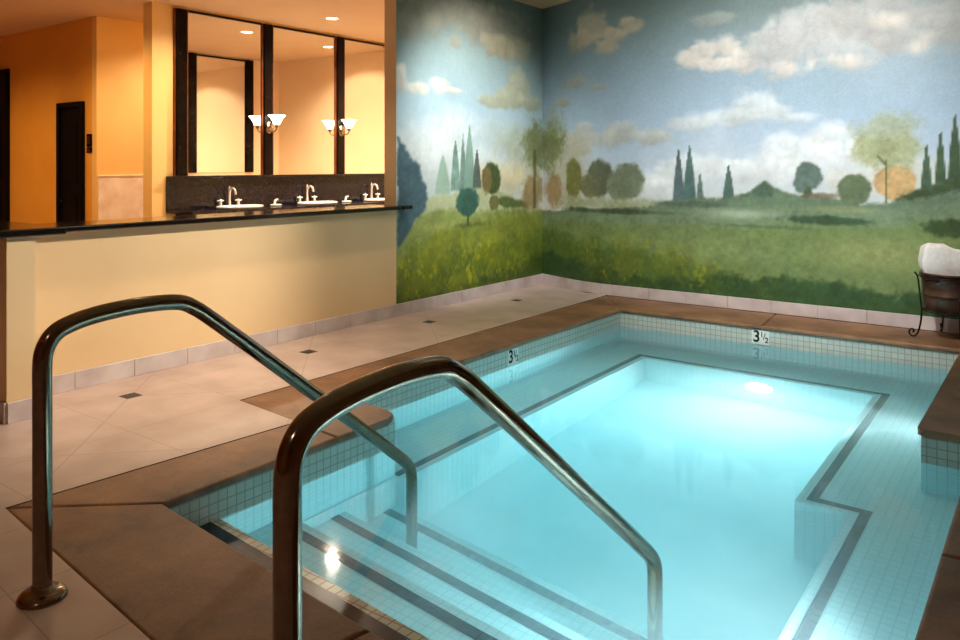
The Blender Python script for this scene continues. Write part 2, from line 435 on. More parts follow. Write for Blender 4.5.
MURAL_BACK = [
 ('e', -4.42, 3.1, 0.264, 0.234, (182, 172, 150), 0.4, 0.45, 0.85),
 ('e', -4.62, 2.98, 0.203, 0.142, (182, 172, 150), 0.4, 0.45, 0.85),
 ('e', -3.96, 3.08, 0.174, 0.102, (182, 172, 150), 0.4, 0.45, 0.85),
 ('e', -4.24, 2.87, 0.18, 0.116, (182, 172, 150), 0.4, 0.45, 0.85),
 ('e', -4.16, 3.0, 0.204, 0.115, (182, 172, 150), 0.4, 0.45, 0.85),
 ('e', -4.68, 2.49, 0.217, 0.107, (160, 160, 146), 0.5, 0.45, 0.7),
 ('e', -4.37, 2.4, 0.183, 0.046, (160, 160, 146), 0.5, 0.45, 0.7),
 ('e', -4.93, 2.26, 0.168, 0.06, (160, 156, 134), 0.5, 0.4, 0.7),
 ('e', -4.04, 1.9, 0.226, 0.125, (188, 190, 184), 0.5, 0.45, 0.75),
 ('e', -4.32, 1.81, 0.363, 0.104, (188, 190, 184), 0.5, 0.45, 0.75),
 ('e', -3.67, 1.82, 0.262, 0.101, (188, 190, 184), 0.5, 0.45, 0.75),
 ('e', -4.69, 1.77, 0.327, 0.166, (188, 190, 184), 0.5, 0.45, 0.75),
 ('e', -4.52, 1.89, 0.159, 0.118, (188, 190, 184), 0.5, 0.45, 0.75),
 ('e', -2.99, 3.04, 0.304, 0.085, (168, 176, 172), 0.5, 0.4, 0.6),
 ('e', -3.26, 2.65, 0.157, 0.141, (204, 200, 194), 0.4, 0.4, 0.9),
 ('e', -3.08, 2.71, 0.175, 0.128, (204, 200, 194), 0.4, 0.4, 0.9),
 ('e', -2.82, 2.73, 0.19, 0.157, (204, 200, 194), 0.4, 0.4, 0.9),
 ('e', -2.67, 2.59, 0.187, 0.156, (204, 200, 194), 0.4, 0.4, 0.9),
 ('e', -2.96, 2.57, 0.324, 0.085, (204, 200, 194), 0.4, 0.4, 0.9),
 ('e', -2.34, 2.68, 0.394, 0.263, (176, 178, 180), 0.45, 0.4, 0.75),
 ('e', -2.1, 2.79, 0.476, 0.338, (176, 178, 180), 0.45, 0.4, 0.75),
 ('e', -1.68, 2.75, 0.446, 0.308, (176, 178, 180), 0.45, 0.4, 0.75),
 ('e', -1.38, 2.88, 0.51, 0.282, (152, 154, 152), 0.45, 0.4, 0.75),
 ('e', -0.97, 2.82, 0.318, 0.236, (152, 154, 152), 0.45, 0.4, 0.75),
 ('e', -0.81, 2.71, 0.232, 0.233, (152, 154, 152), 0.45, 0.4, 0.75),
 ('e', -1.13, 2.65, 0.244, 0.148, (152, 154, 152), 0.45, 0.4, 0.75),
 ('e', -2.19, 2.45, 0.25, 0.08, (212, 202, 190), 0.9, 0.5, 0.6),
 ('e', -1.6, 2.47, 0.175, 0.086, (212, 202, 190), 0.9, 0.5, 0.6),
 ('e', -1.77, 2.52, 0.18, 0.077, (212, 202, 190), 0.9, 0.5, 0.6),
 ('e', -1.08, 2.57, 0.146, 0.091, (212, 202, 190), 0.9, 0.5, 0.6),
 ('e', -1.3, 2.85, 0.201, 0.075, (212, 202, 190), 0.9, 0.5, 0.6),
 ('e', -2.57, 2.11, 0.265, 0.164, (200, 208, 212), 0.5, 0.4, 0.75),
 ('e', -2.88, 2.0, 0.384, 0.115, (200, 208, 212), 0.5, 0.4, 0.75),
 ('e', -3.23, 1.94, 0.292, 0.086, (200, 208, 212), 0.5, 0.4, 0.75),
 ('e', -2.34, 2.04, 0.256, 0.091, (200, 208, 212), 0.5, 0.4, 0.75),
 ('e', -2.1, 1.97, 0.247, 0.07, (200, 208, 212), 0.5, 0.4, 0.75),
 ('e', -2.15, 1.63, 0.345, 0.2, (216, 222, 226), 0.45, 0.35, 0.8),
 ('e', -1.8, 1.76, 0.236, 0.194, (216, 222, 226), 0.45, 0.35, 0.8),
 ('e', -2.37, 1.45, 0.337, 0.202, (216, 222, 226), 0.45, 0.35, 0.8),
 ('e', -1.68, 1.5, 0.267, 0.288, (216, 222, 226), 0.45, 0.35, 0.8),
 ('e', -3.12, 1.45, 0.486, 0.172, (216, 222, 226), 0.45, 0.35, 0.8),
 ('e', -2.67, 1.43, 0.31, 0.125, (216, 222, 226), 0.45, 0.35, 0.8),
 ('e', -3.58, 1.33, 0.235, 0.155, (216, 222, 226), 0.45, 0.35, 0.8),
 ('e', -3.58, 1.22, 0.47, 0.154, (216, 222, 226), 0.45, 0.35, 0.8),
 ('e', -1.09, 1.44, 0.324, 0.202, (214, 208, 192), 0.8, 0.3, 0.6),
 ('e', -1.55, 1.31, 0.349, 0.152, (214, 208, 192), 0.8, 0.3, 0.6),
 ('e', -4.86, 1.42, 0.417, 0.433, (170, 164, 128), 0.7, 0.35, 0.6),
 ('e', -5.07, 1.93, 0.229, 0.268, (140, 144, 100), 0.6, 0.5, 0.6),
 ('e', -5.12, 1.71, 0.244, 0.293, (108, 116, 62), 0.5, 0.6, 0.7),
 ('e', -5.07, 1.17, 0.185, 0.243, (150, 120, 74), 0.4, 0.4, 0.75),
 ('e', -4.73, 1.34, 0.137, 0.238, (112, 116, 58), 0.2, 0.22, 0.95),
 ('e', -4.34, 1.35, 0.17, 0.232, (92, 100, 78), 0.2, 0.22, 0.95),
 ('e', -4.48, 1.25, 0.133, 0.14, (112, 116, 84), 0.2, 0.22, 0.95),
 ('e', -3.96, 1.31, 0.21, 0.204, (112, 124, 100), 0.2, 0.22, 0.95),
 ('e', -4.11, 1.26, 0.126, 0.16, (122, 132, 108), 0.2, 0.22, 0.95),
 ('e', -4.79, 1.06, 0.304, 0.084, (150, 156, 116), 0.6, 0.4, 0.7),
 ('e', -4.32, 1.05, 0.363, 0.093, (150, 156, 116), 0.6, 0.4, 0.7),
 ('e', -3.82, 1.04, 0.316, 0.09, (150, 156, 116), 0.6, 0.4, 0.7),
 ('c', -3.363, 1.09, 1.69, 0.075, (86, 104, 106), 0.12, 0.1, 1.0),
 ('c', -3.239, 1.09, 1.72, 0.084, (78, 106, 104), 0.12, 0.1, 1.0),
 ('c', -3.122, 1.12, 1.43, 0.044, (96, 118, 112), 0.12, 0.1, 1.0),
 ('c', -2.814, 1.12, 1.51, 0.069, (82, 108, 102), 0.12, 0.1, 1.0),
 ('e', -1.25, 1.33, 0.182, 0.176, (192, 156, 104), 0.12, 0.14, 0.9),
 ('e', -1.34, 1.75, 0.295, 0.29, (158, 164, 120), 0.4, 0.4, 0.62),
 ('e', -1.48, 1.64, 0.19, 0.17, (158, 164, 120), 0.4, 0.4, 0.62),
 ('e', -1.2, 1.62, 0.181, 0.185, (158, 164, 120), 0.4, 0.4, 0.62),
 ('p', [(-1.33, 1.55), (-1.32, 1.55), (-1.32, 1.14), (-1.34, 1.14)], (92, 100, 62), 0.01, 0.0, 1.0),
 ('p', [(-1.33, 1.49), (-1.41, 1.58), (-1.4, 1.59), (-1.32, 1.51)], (92, 100, 62), 0.01, 0.0, 1.0),
 ('b', [(-5.12, 0.93), (-4.58, 0.99), (-4.06, 0.99), (-3.7, 1.04), (-3.44, 1.11), (-3.12, 1.14), (-2.85, 1.14), (-2.64, 1.2), (-2.45, 1.32), (-2.24, 1.23), (-2.05, 1.19), (-1.82, 1.19), (-1.55, 1.13), (-1.3, 1.16), (-1.09, 1.26), (-0.89, 1.35), (-0.74, 1.4), (-0.02, 1.54)], (102, 122, 100), 0.04, 0.05, 1.0),
 ('p', [(-2.64, 1.18), (-2.45, 1.32), (-2.34, 1.25), (-2.39, 1.19)], (74, 98, 84), 0.06, 0.06, 0.8),
 ('e', -2.02, 1.39, 0.131, 0.139, (92, 112, 104), 0.15, 0.25, 1.0),
 ('e', -2.07, 1.31, 0.095, 0.099, (92, 112, 104), 0.2, 0.25, 1.0),
 ('p', [(-2.05, 1.29), (-2.0, 1.29), (-1.98, 1.19), (-2.07, 1.18)], (80, 92, 76), 0.02, 0.02, 1.0),
 ('e', -1.6, 1.26, 0.149, 0.162, (100, 116, 88), 0.15, 0.25, 1.0),
 ('e', -1.89, 1.2, 0.202, 0.029, (120, 104, 84), 0.6, 0.3, 0.8),
 ('b', [(-5.12, 0.9), (-4.32, 0.97), (-3.58, 1.0), (-2.9, 1.06), (-2.1, 1.1), (-1.55, 1.07), (-0.74, 1.14), (-0.02, 1.21)], (118, 138, 108), 0.1, 0.1, 0.8),
 ('e', -2.75, 0.98, 0.419, 0.073, (176, 186, 168), 0.8, 0.5, 0.6),
 ('e', -1.64, 1.07, 0.354, 0.038, (160, 168, 120), 0.8, 0.4, 0.5),
 ('p', [(-1.34, 1.15), (-1.09, 1.26), (-0.89, 1.34), (-0.74, 1.39), (-0.02, 1.54), (-0.02, 1.29), (-0.74, 1.29), (-1.05, 1.21)], (64, 82, 54), 0.06, 0.08, 0.95),
 ('c', -0.998, 1.27, 1.7, 0.052, (70, 92, 70), 0.12, 0.1, 1.0),
 ('c', -0.887, 1.33, 1.83, 0.05, (66, 88, 64), 0.12, 0.1, 1.0),
 ('c', -0.775, 1.37, 1.98, 0.061, (64, 84, 60), 0.12, 0.1, 1.0),
 ('c', -0.623, 1.39, 2.04, 0.067, (64, 84, 60), 0.12, 0.1, 1.0),
 ('e', -4.19, 0.97, 0.768, 0.034, (64, 78, 52), 0.6, 0.3, 0.8),
 ('e', -3.23, 1.08, 0.449, 0.033, (80, 98, 84), 0.6, 0.3, 0.7),
 ('b', [(-5.12, 0.8), (-4.32, 0.84), (-3.58, 0.83), (-2.9, 0.86), (-2.1, 0.91), (-1.47, 0.92), (-0.74, 0.99), (-0.02, 1.04)], (116, 134, 84), 0.14, 0.1, 1.0),
 ('e', -1.77, 0.96, 0.471, 0.043, (62, 86, 62), 0.5, 0.6, 0.95),
 ('e', -2.49, 0.87, 0.504, 0.021, (84, 104, 78), 0.7, 0.4, 0.7),
 ('e', -2.9, 0.6, 0.751, 0.147, (132, 146, 96), 0.9, 0.4, 0.6),
 ('e', -1.38, 0.65, 0.596, 0.188, (156, 160, 104), 0.8, 0.4, 0.7),
 ('e', -0.81, 0.92, 0.232, 0.081, (60, 82, 50), 0.35, 0.5, 0.95),
 ('b', [(-5.12, 0.68), (-4.58, 0.61), (-3.82, 0.55), (-3.12, 0.4), (-2.49, 0.22), (-2.1, -0.04), (-0.74, -0.06), (-0.02, -0.13)], (84, 108, 48), 0.2, 0.15, 0.85),
 ('b', [(-5.12, 0.44), (-4.58, 0.35), (-3.82, 0.25), (-3.35, 0.23), (-2.9, 0.33), (-2.49, 0.33), (-2.1, 0.39), (-1.64, 0.34), (-1.21, 0.31), (-0.97, 0.37), (-0.74, 0.39), (-0.02, 0.37)], (56, 86, 50), 0.08, 0.12, 0.9),
]


def vnoise(x, y, seed):
    rs = np.random.RandomState(seed)
    tab = rs.rand(256, 256)
    xi = np.floor(x).astype(int); yi = np.floor(y).astype(int)
    fx = x - xi; fy = y - yi
    fx = fx * fx * (3 - 2 * fx); fy = fy * fy * (3 - 2 * fy)
    g = lambda a, b_: tab[a & 255, b_ & 255]
    return (g(xi, yi) * (1 - fx) + g(xi + 1, yi) * fx) * (1 - fy) + (g(xi, yi + 1) * (1 - fx) + g(xi + 1, yi + 1) * fx) * fy

def fbm(x, y, seed, octv=5):
    a, s, t = 0.5, 0.0, 0.0
    for k in range(octv):
        s = s + a * vnoise(x * 2 ** k + 13.7 * k, y * 2 ** k + 7.1 * k, seed + k)
        t += a
        a *= 0.55
    return s / t

def sstep(a, b_, x):
    t = np.clip((x - a) / (b_ - a), 0, 1)
    return t * t * (3 - 2 * t)

def dist_poly(S, Z, pts):
    """signed distance to polygon (negative inside)"""
    d = np.full(S.shape, 1e9); ins = np.zeros(S.shape, bool)
    n = len(pts)
    for i in range(n):
        ax, ay = pts[i]; bx, by = pts[(i + 1) % n]
        ex, ey = bx - ax, by - ay
        t = np.clip(((S - ax) * ex + (Z - ay) * ey) / (ex * ex + ey * ey + 1e-9), 0, 1)
        d = np.minimum(d, np.hypot(S - ax - t * ex, Z - ay - t * ey))
        c = ((ay > Z) != (by > Z))
        xi = ax + (Z - ay) / ((by - ay) if by != ay else 1e-9) * ex
        ins ^= c & (S < xi)
    return np.where(ins, -d, d)

def paint(S, Z, sky, layers, seed, flecks):
    col = np.zeros(S.shape + (3,))
    w = fbm(S * 1.3, Z * 1.3, seed) - 0.5
    zz = Z + 0.5 * w
    zs = [k[0] for k in sky]
    for c in range(3):
        col[..., c] = np.interp(zz, zs, [k[1][c] for k in sky])
    nA = fbm(S * 3.0, Z * 3.0, seed + 20) - 0.5
    nB = fbm(S * 9.0, Z * 9.0, seed + 40) - 0.5
    nC = fbm(S * 26.0, Z * 26.0, seed + 60, 3) - 0.5
    bil = 0.6 * np.abs(2 * vnoise(S * 5.0, Z * 6.0, seed + 70) - 1) + 0.4 * np.abs(2 * vnoise(S * 11.0, Z * 13.0, seed + 71) - 1)
    for ly in layers:
        k = ly[0]
        if k == 'e':
            _, cx, cz, rx, rz, c, soft, nz, al = ly
            d = np.hypot((S - cx) / rx, (Z - cz) / rz) + nz * (nA * 1.7 + nB * 1.2 + nC * (0.15 if c[2] > 120 and nz < 0.8 else 0.8))
            if min(c) > 125:                        # clouds: billowed edge, paler crown, greyer belly
                d = d + nz * 1.1 * (0.42 - bil)
            mk = 1 - sstep(1 - soft, 1 + soft * 0.5, d)
        elif k == 'c':
            _, cx, z0, z1, hw, c, soft, nz, al = ly
            t = np.clip((Z - z0) / (z1 - z0), 0, 1)
            wd = hw * (1 - t) ** 0.75 * (0.86 + 0.5 * t * (1 - t)) + 1e-4
            d = (np.abs(S - cx) + 0.05 * hw * nC + 0.08 * hw * nB) / np.maximum(wd, 0.003)
            mk = (1 - sstep(0.85, 1.15, d)) * (Z < z1) * sstep(z0 - 0.02, z0 + 0.02, Z)
        elif k == 'p':
            _, pts, c, soft, nz, al = ly
            d = dist_poly(S, Z, pts) + nz * (nA * 0.6 + nB * 0.8 + nC * 0.5)
            mk = 1 - sstep(-soft * 0.5, soft * 0.5, d)
        else:
            _, pts, c, soft, nz, al = ly
            pts = sorted(pts)
            top = np.interp(S, [p[0] for p in pts], [p[1] for p in pts])
            d = Z - top + nz * (nA * 0.9 + nB * 0.8 + nC * 0.5)
            mk = 1 - sstep(-soft * 0.5, soft * 0.5, d)
        mk = (mk * al)[..., None]
        pale = min(c) > 125
        tone = 1.0 + (0.08 if pale else 0.22) * nB + (0.02 if pale else 0.20) * nC + 0.14 * nA
        if pale and k == 'e':
            tone = tone * (1.0 + 0.09 * np.clip((Z - cz) / rz, -1, 1) + 0.12 * (bil - 0.4))
        cc = np.array(c)[None, None, :] * tone[..., None]
        col = col * (1 - mk) + cc * mk
    # loose flecks of yellow-green flowers in the grass
    for (cx, cz, rx, rz, c, am) in flecks:
        reg = 1 - sstep(0.4, 1.0, np.hypot((S - cx) / rx, (Z - cz) / rz))
        f = 0.6 * vnoise(S * 26.0, Z * 15.0, seed + 91) + 0.4 * vnoise(S * 50.0, Z * 34.0, seed + 92)
        mk = (sstep(0.56, 0.76, f) * reg * am * (0.4 + 0.6 * sstep(0.4, 0.6, fbm(S * 3, Z * 3, seed + 97))))[..., None]
        col = col * (1 - mk) + np.array(c)[None, None, :] * mk
        mk = (0.35 * reg * am * sstep(0.4, 0.6, fbm(S * 4, Z * 4, seed + 95)))[..., None]
        col = col * (1 - mk) + np.array(c)[None, None, :] * 0.85 * mk
    # broad brush unevenness
    br = 1 + 0.05 * nA + 0.05 * nC
    return np.clip(col * br[..., None], 0, 255)

def s2l(v):
    v = v / 255.0
    return np.where(v <= 0.04045, v / 12.92, ((v + 0.055) / 1.055) ** 2.4)

def mural_mesh(name, s_vals, z_vals, place, colours, m):
    ns, nz = len(s_vals), len(z_vals)
    P = np.array([place(s) for s in s_vals])
    co = np.zeros((nz, ns, 3))
    co[..., 0] = P[None, :, 0]; co[..., 1] = P[None, :, 1]; co[..., 2] = z_vals[:, None]
    idx = np.arange(nz * ns).reshape(nz, ns)
    f = np.stack([idx[:-1, :-1], idx[:-1, 1:], idx[1:, 1:], idx[1:, :-1]], -1).reshape(-1, 4)
    me = bpy.data.meshes.new(name)
    me.vertices.add(nz * ns); me.vertices.foreach_set('co', co.reshape(-1))
    me.loops.add(f.size); me.loops.foreach_set('vertex_index', f.reshape(-1).astype(np.int32))
    me.polygons.add(len(f)); me.polygons.foreach_set('loop_start', np.arange(0, f.size, 4, dtype=np.int32))
    me.update()
    ca = me.color_attributes.new('paint', 'FLOAT_COLOR', 'POINT')
    rgba = np.ones((nz * ns, 4), np.float32); rgba[:, :3] = s2l(colours.reshape(-1, 3))
    ca.data.foreach_set('color', rgba.reshape(-1))
    me.materials.append(m)
    me.polygons.foreach_set('use_smooth', np.ones(len(f), bool))
    me.validate()
    o = bpy.data.objects.new(name, me); C.objects.link(o)
    return o

m = mat('mural_paint', (120, 140, 130), 0.42)
N, L, b = nodes(m)
at = N.new('ShaderNodeVertexColor'); at.layer_name = 'paint'
tc = N.new('ShaderNodeTexCoord'); nz = N.new('ShaderNodeTexNoise'); nz.inputs['Scale'].default_value = 55; nz.inputs['Detail'].default_value = 5
L.new(tc.outputs['Object'], nz.inputs['Vector'])
mx = N.new('ShaderNodeMix'); mx.data_type = 'RGBA'; mx.blend_type = 'SOFT_LIGHT'; mx.inputs[0].default_value = 0.25
L.new(at.outputs[0], mx.inputs[6]); L.new(nz.outputs[0], mx.inputs[7]); L.new(mx.outputs[2], b.inputs['Base Color'])
bp = N.new('ShaderNodeBump'); bp.inputs['Strength'].default_value = 0.08; bp.inputs['Distance'].default_value = 0.004
L.new(nz.outputs[0], bp.inputs['Height']); L.new(bp.outputs[0], b.inputs['Normal'])
b.inputs['Specular IOR Level'].default_value = 0.35
M['mural'] = m

XA, YB = -5.31, 8.17
CH0, CH1 = 8.50, -4.50          # the corner is cut off at a slant: (XA, CH0) to (CH1, YB)
zv = np.linspace(0.0, H_CEIL, 262)
yv = np.linspace(5.774, CH0, 210)
S_, Z_ = np.meshgrid(yv, zv)
SKY_L = [(0.9, (196, 204, 196)), (1.6, (186, 204, 210)), (2.1, (164, 190, 202)), (2.6, (142, 164, 166)), (3.1, (122, 138, 132)), (3.5, (110, 122, 112))]
cl = paint(S_, Z_, SKY_L, MURAL_LEFT, 11, [(6.6, 0.42, 1.3, 0.50, (196, 198, 44), 0.8), (7.6, 0.45, 0.9, 0.5, (170, 176, 44), 0.55)])
o = mural_mesh('wall_left_mural', yv, zv, lambda s: (XA, s), cl, M['mural']); tag(o, kind='structure')

xv = np.linspace(XA, 2.5, 560)
S_, Z_ = np.meshgrid(xv, zv)
SKY_B = [(0.9, (204, 208, 204)), (1.5, (190, 206, 222)), (2.0, (158, 182, 204)), (2.5, (134, 158, 174)), (3.0, (120, 142, 148)), (3.5, (104, 124, 122))]
cb = paint(S_, Z_, SKY_B, MURAL_BACK, 23, [(-3.9, 0.42, 1.1, 0.42, (176, 172, 40), 0.6), (-2.9, 0.30, 0.8, 0.25, (160, 168, 48), 0.5)])
def placeB(x):
    a = (CH0 - YB) / (CH1 - XA); w = 0.35
    if x < CH1 - w:
        return (x, YB + a * (CH1 - x))
    if x < CH1 + w:
        return (x, YB + a * (CH1 + w - x) ** 2 / (4 * w))
    return (x, YB)
o = mural_mesh('wall_back', xv, zv, placeB, cb, M['mural']); tag(o, kind='structure')

# ------------------------------------------------------------------ room shell
def struct(name, bm, m, smooth=False):
    return tag(link(name, bm, m, smooth=smooth), kind='structure')

# plan of the pool (tile faces) and of the coping's outer edge
SL = -0.098
def yn(x): return 1.955 + SL * (x + 3.23)
XFL, XFR, YF, XNR, XNL = -3.73, -0.65, 7.50, -0.36, -3.23
YJR, YJL = 5.10, 3.50
POOL = [(XFL, YF), (XFR, YF), (XFR, YJR), (XNR, YJR), (XNR, yn(XNR)), (XNL, yn(XNL)), (XNL, YJL), (XFL, YJL)]
OUTER = [(-4.23, 8.17), (-4.22, 3.12), (-3.60, 3.06), (-3.72, 1.53), (0.25, 1.10), (0.25, 5.32), (-0.03, 5.32), (-0.03, 8.17)]

bm = bmesh.new()
def loop_edges(pts, z=0.0):
    vs = [bm.verts.new((p[0], p[1], z)) for p in pts]
    return [bm.edges.new((vs[i], vs[(i + 1) % len(vs)])) for i in range(len(vs))]
es = loop_edges([(-16, -3), (2.5, -3), (2.5, 8.17), (-0.03, 8.17), (-0.03, 5.32), (0.25, 5.32), (0.25, 1.10), (-3.72, 1.53), (-3.60, 3.06), (-4.22, 3.12), (-4.23, 8.17), (-4.5, 8.17), (-5.31, 8.5), (-5.31, 9.95), (-10.3, 9.95), (-10.3, 5.36), (-16, 5.36)])
bmesh.ops.triangle_fill(bm, edges=es, use_beauty=True)
for f in bm.faces:
    if f.normal.z < 0: f.normal_flip()
struct('floor', bm, M['floor'])

struct('ceiling', boxm(-16.2, 2.7, -3.2, 10.15, H_CEIL, H_CEIL + 0.12), M['ceiling'])
# wall carrying the left mural: end face towards the counter opening, rear face in the vanity room
struct('wall_left', boxm(-5.47, XA - 0.002, 5.774, 9.95, 0, H_CEIL), M['cream'])
# low wall under the ledge, with a short return at its near end
bm = boxm(-5.47, XA, 2.03, 5.774, 0, 1.062)
struct('wall_left_low', bm, M['cream'])
struct('wall_left_return', boxm(XA - 0.02, -4.915, 2.03, 2.19, 0, 1.078), M['cream'])
struct('wall_right', boxm(2.5, 2.62, -3, 8.3, 0, H_CEIL), M['tan'])
struct('wall_front', boxm(-16, 2.6, -3.12, -3, 0, H_CEIL), M['tan'])
struct('wall_vanity', boxm(-9.05, -8.86, 5.29, 9.95, 0, H_CEIL), M['gold'])
struct('wall_vanity_end', boxm(-10.3, -5.3, 9.95, 10.07, 0, H_CEIL), M['cream'])
struct('wall_corridor', boxm(-10.42, -10.3, 5.361, 9.95, 0, H_CEIL), M['gold'])
struct('wall_corridor_end', boxm(-16, -10.42, 5.36, 5.48, 0, H_CEIL), M['amber'])
struct('wall_far_left', boxm(-16.12, -16, -3, 5.48, 0, H_CEIL), M['amber'])
# marble wainscot on the corridor wall
bm = boxm(-10.3, -10.275, 5.375, 9.9, 0, 1.345)
box(bm, -10.3, -10.265, 5.375, 9.9, 1.345, 1.365, 0.004)
struct('trim_1', bm, M['marble'])

# dark doors in the corridor's end wall
def door(name, x0, x1, top, handle_x):
    bm = bmesh.new()
    box(bm, x0, x0 + 0.07, 5.30, 5.362, 0, top, 0.006)
    box(bm, x1 - 0.07, x1, 5.30, 5.362, 0, top, 0.006)
    box(bm, x0 + 0.07, x1 - 0.07, 5.30, 5.362, top - 0.07, top, 0.006)
    d = struct(name, bm, M['near_black'])
    bm = boxm(x0 + 0.07, x1 - 0.07, 5.335, 5.36, 0.0, top - 0.07)
    w = (x1 - x0 - 0.14)
    for zz in (0.25, 1.25):
        box(bm, x0 + 0.07 + w * .2, x1 - 0.07 - w * .2, 5.326, 5.337, zz, min(zz + .85, top - .2), 0.004)
    link('door_leaf', bm, M['near_black'], d)
    bm = bmesh.new()
    lathe(bm, [(0.0, -0.02), (0.018, -0.02), (0.028, 0.0), (0.018, 0.02), (0.0, 0.02)], 16, off=(handle_x, 5.31, 1.0), cap0=False, cap1=False)
    link('door_handle', bm, M['near_black'], d)
door('door_1', -11.29, -10.60, 2.36, -11.15)
door('door_2', -13.9, -12.86, 2.96, -13.75)

# base tiles: separate pieces butted together with thin joints
def baseboard(name, pts, h, t, piece=0.43, z0=0.0):
    bm = bmesh.new()
    for (ax, ay), (bx, by) in zip(pts, pts[1:]):
        Ln = math.hypot(bx - ax, by - ay); n = max(1, round(Ln / piece))
        dx, dy = (bx - ax) / Ln, (by - ay) / Ln
        nx, ny = dy, -dx
        for k in range(n):
            a = Ln * k / n + 0.002; c = Ln * (k + 1) / n - 0.002
            p = [(ax + dx * a, ay + dy * a), (ax + dx * c, ay + dy * c), (ax + dx * c + nx * t, ay + dy * c + ny * t), (ax + dx * a + nx * t, ay + dy * a + ny * t)]
            prism(bm, p, z0, z0 + h, 0.003, 1)
    struct(name, bm, M['base_tile'])
baseboard('baseboard_left', [(XA, 2.19), (XA, CH0)][::1], 0.122, 0.014)
baseboard('baseboard_back', [placeB(x) for x in (XA, -4.85, -4.70, -4.56, -4.44, -4.30, -4.15)] + [(2.5, YB)], 0.125, 0.014)
baseboard('baseboard_return', [(-4.915, 2.03), (-4.915, 2.19)], 0.122, 0.014)
baseboard('baseboard_return_end', [(XA, 2.03), (-4.915, 2.03)], 0.122, 0.014)

# ------------------------------------------------------------------ ledges on the low wall
o = link('counter_ledge', boxm(-5.63, -5.20, 2.352, 5.772, 1.062, 1.100, 0.008), M['black_stone'])
bm = bmesh.new(); box(bm, -5.292, -5.20, 5.74, 5.90, 1.062, 1.100, 0.008)
link('ledge_nose', bm, M['black_stone'], o)
tag(o, 'long polished black stone ledge capping the low cream wall', 'ledge')
o = link('counter_ledge', boxm(-5.66, -4.87, 1.90, 2.35, 1.078, 1.125, 0.008), M['black_stone'])
tag(o, 'short black stone cap at the far left end, a step higher than the long ledge', 'ledge')

# ------------------------------------------------------------------ pool
pool = thing('plunge_pool', 'sunken indoor pool with brown stone coping, steps and underwater bench in front of mural', 'pool', (0, 0, 0))

ZB, ZFLOOR = -0.65, -1.35
STEP_Z = [-0.185, -0.49, -0.79, -1.07]
STEP_N = [2.276, 2.69, 3.09, 3.51]      # nosing line at x = -3.23
def ynose(i, x): return STEP_N[i] - (0.095 if i == 0 else 0.10) * (x + 3.23)
XBL, XBR, XBRN, YBF, YBJ = -3.15, -1.20, -0.925, 6.84, 4.56
BASIN = [(XBL, YBF), (XBR, YBF), (XBR, YBJ), (XBRN, YBJ), (XBRN, yn(XBRN)), (XNL, yn(XNL)), (XNL, YJL), (XBL, YJL)]

bm = bmesh.new(); uvl = bm.loops.layers.uv.new('UVMap')
wallstrip(bm, POOL, -0.204, -0.012, True, uvl)
link('waterline_tile', bm, M['mosaic'], pool)
bm = bmesh.new(); uvl = bm.loops.layers.uv.new('UVMap')
wallstrip(bm, POOL, ZB - 0.01, -0.204, True, uvl)
link('pool_wall', bm, M['bench_mosaic'], pool)

def flat(bm, uvl, pts, z):
    f = bm.faces.new([bm.verts.new((p[0], p[1], z)) for p in pts])
    if f.normal.z < 0: f.normal_flip()
    for lp in f.loops:
        lp[uvl].uv = (lp.vert.co.x, lp.vert.co.y)
    return f
# bench: flat ring between the tile wall and the deep basin, and its front faces
bm = bmesh.new(); uvl = bm.loops.layers.uv.new('UVMap')
flat(bm, uvl, [(XFL, YF), (XFR, YF), (XFR, YBF), (XFL, YBF)], ZB)
flat(bm, uvl, [(XFL, YBF), (XBL, YBF), (XBL, YJL), (XFL, YJL)], ZB)
flat(bm, uvl, [(XBR, YBF), (XFR, YBF), (XFR, YBJ), (XBR, YBJ)], ZB)
flat(bm, uvl, [(XFR, YBJ), (XFR, YJR), (XNR, YJR), (XNR, YBJ)], ZB)
flat(bm, uvl, [(XBRN, YBJ), (XNR, YBJ), (XNR, yn(XNR)), (XBRN, yn(XBRN))], ZB)
wallstrip(bm, BASIN, ZFLOOR, ZB, True, uvl)
link('bench', bm, M['bench_mosaic'], pool)
bm = bmesh.new(); uvl = bm.loops.layers.uv.new('UVMap')
flat(bm, uvl, BASIN, ZFLOOR)
link('basin_floor', bm, M['plaster'], pool)

def inset_loop(pts, d):
    out = []; n = len(pts)
    for i in range(n):
        p0, p1, p2 = Vector(pts[i - 1]), Vector(pts[i]), Vector(pts[(i + 1) % n])
        a = (p1 - p0).normalized(); b_ = (p2 - p1).normalized()
        na = Vector((-a.y, a.x)); nb = Vector((-b_.y, b_.x))      # left normals = outward for a clockwise loop
        k = (na + nb) / (1 + na.dot(nb))
        out.append(tuple(p1 + k * d))
    return out
i0 = inset_loop(BASIN, 0.048); i1 = inset_loop(BASIN, 0.104)
bm = bmesh.new(); uvl = bm.loops.layers.uv.new('UVMap')
for k in (0, 1, 2, 3):
    flat(bm, uvl, [i0[k], i0[k + 1], i1[k + 1], i1[k]], ZB + 0.003)
flat(bm, uvl, [(i0[0][0], YJL), i0[0], i1[0], (i1[0][0], YJL)], ZB + 0.003)
tag(link('tile_band', bm, M['navy_mosaic'], pool), 'navy tile line along the bench edge')

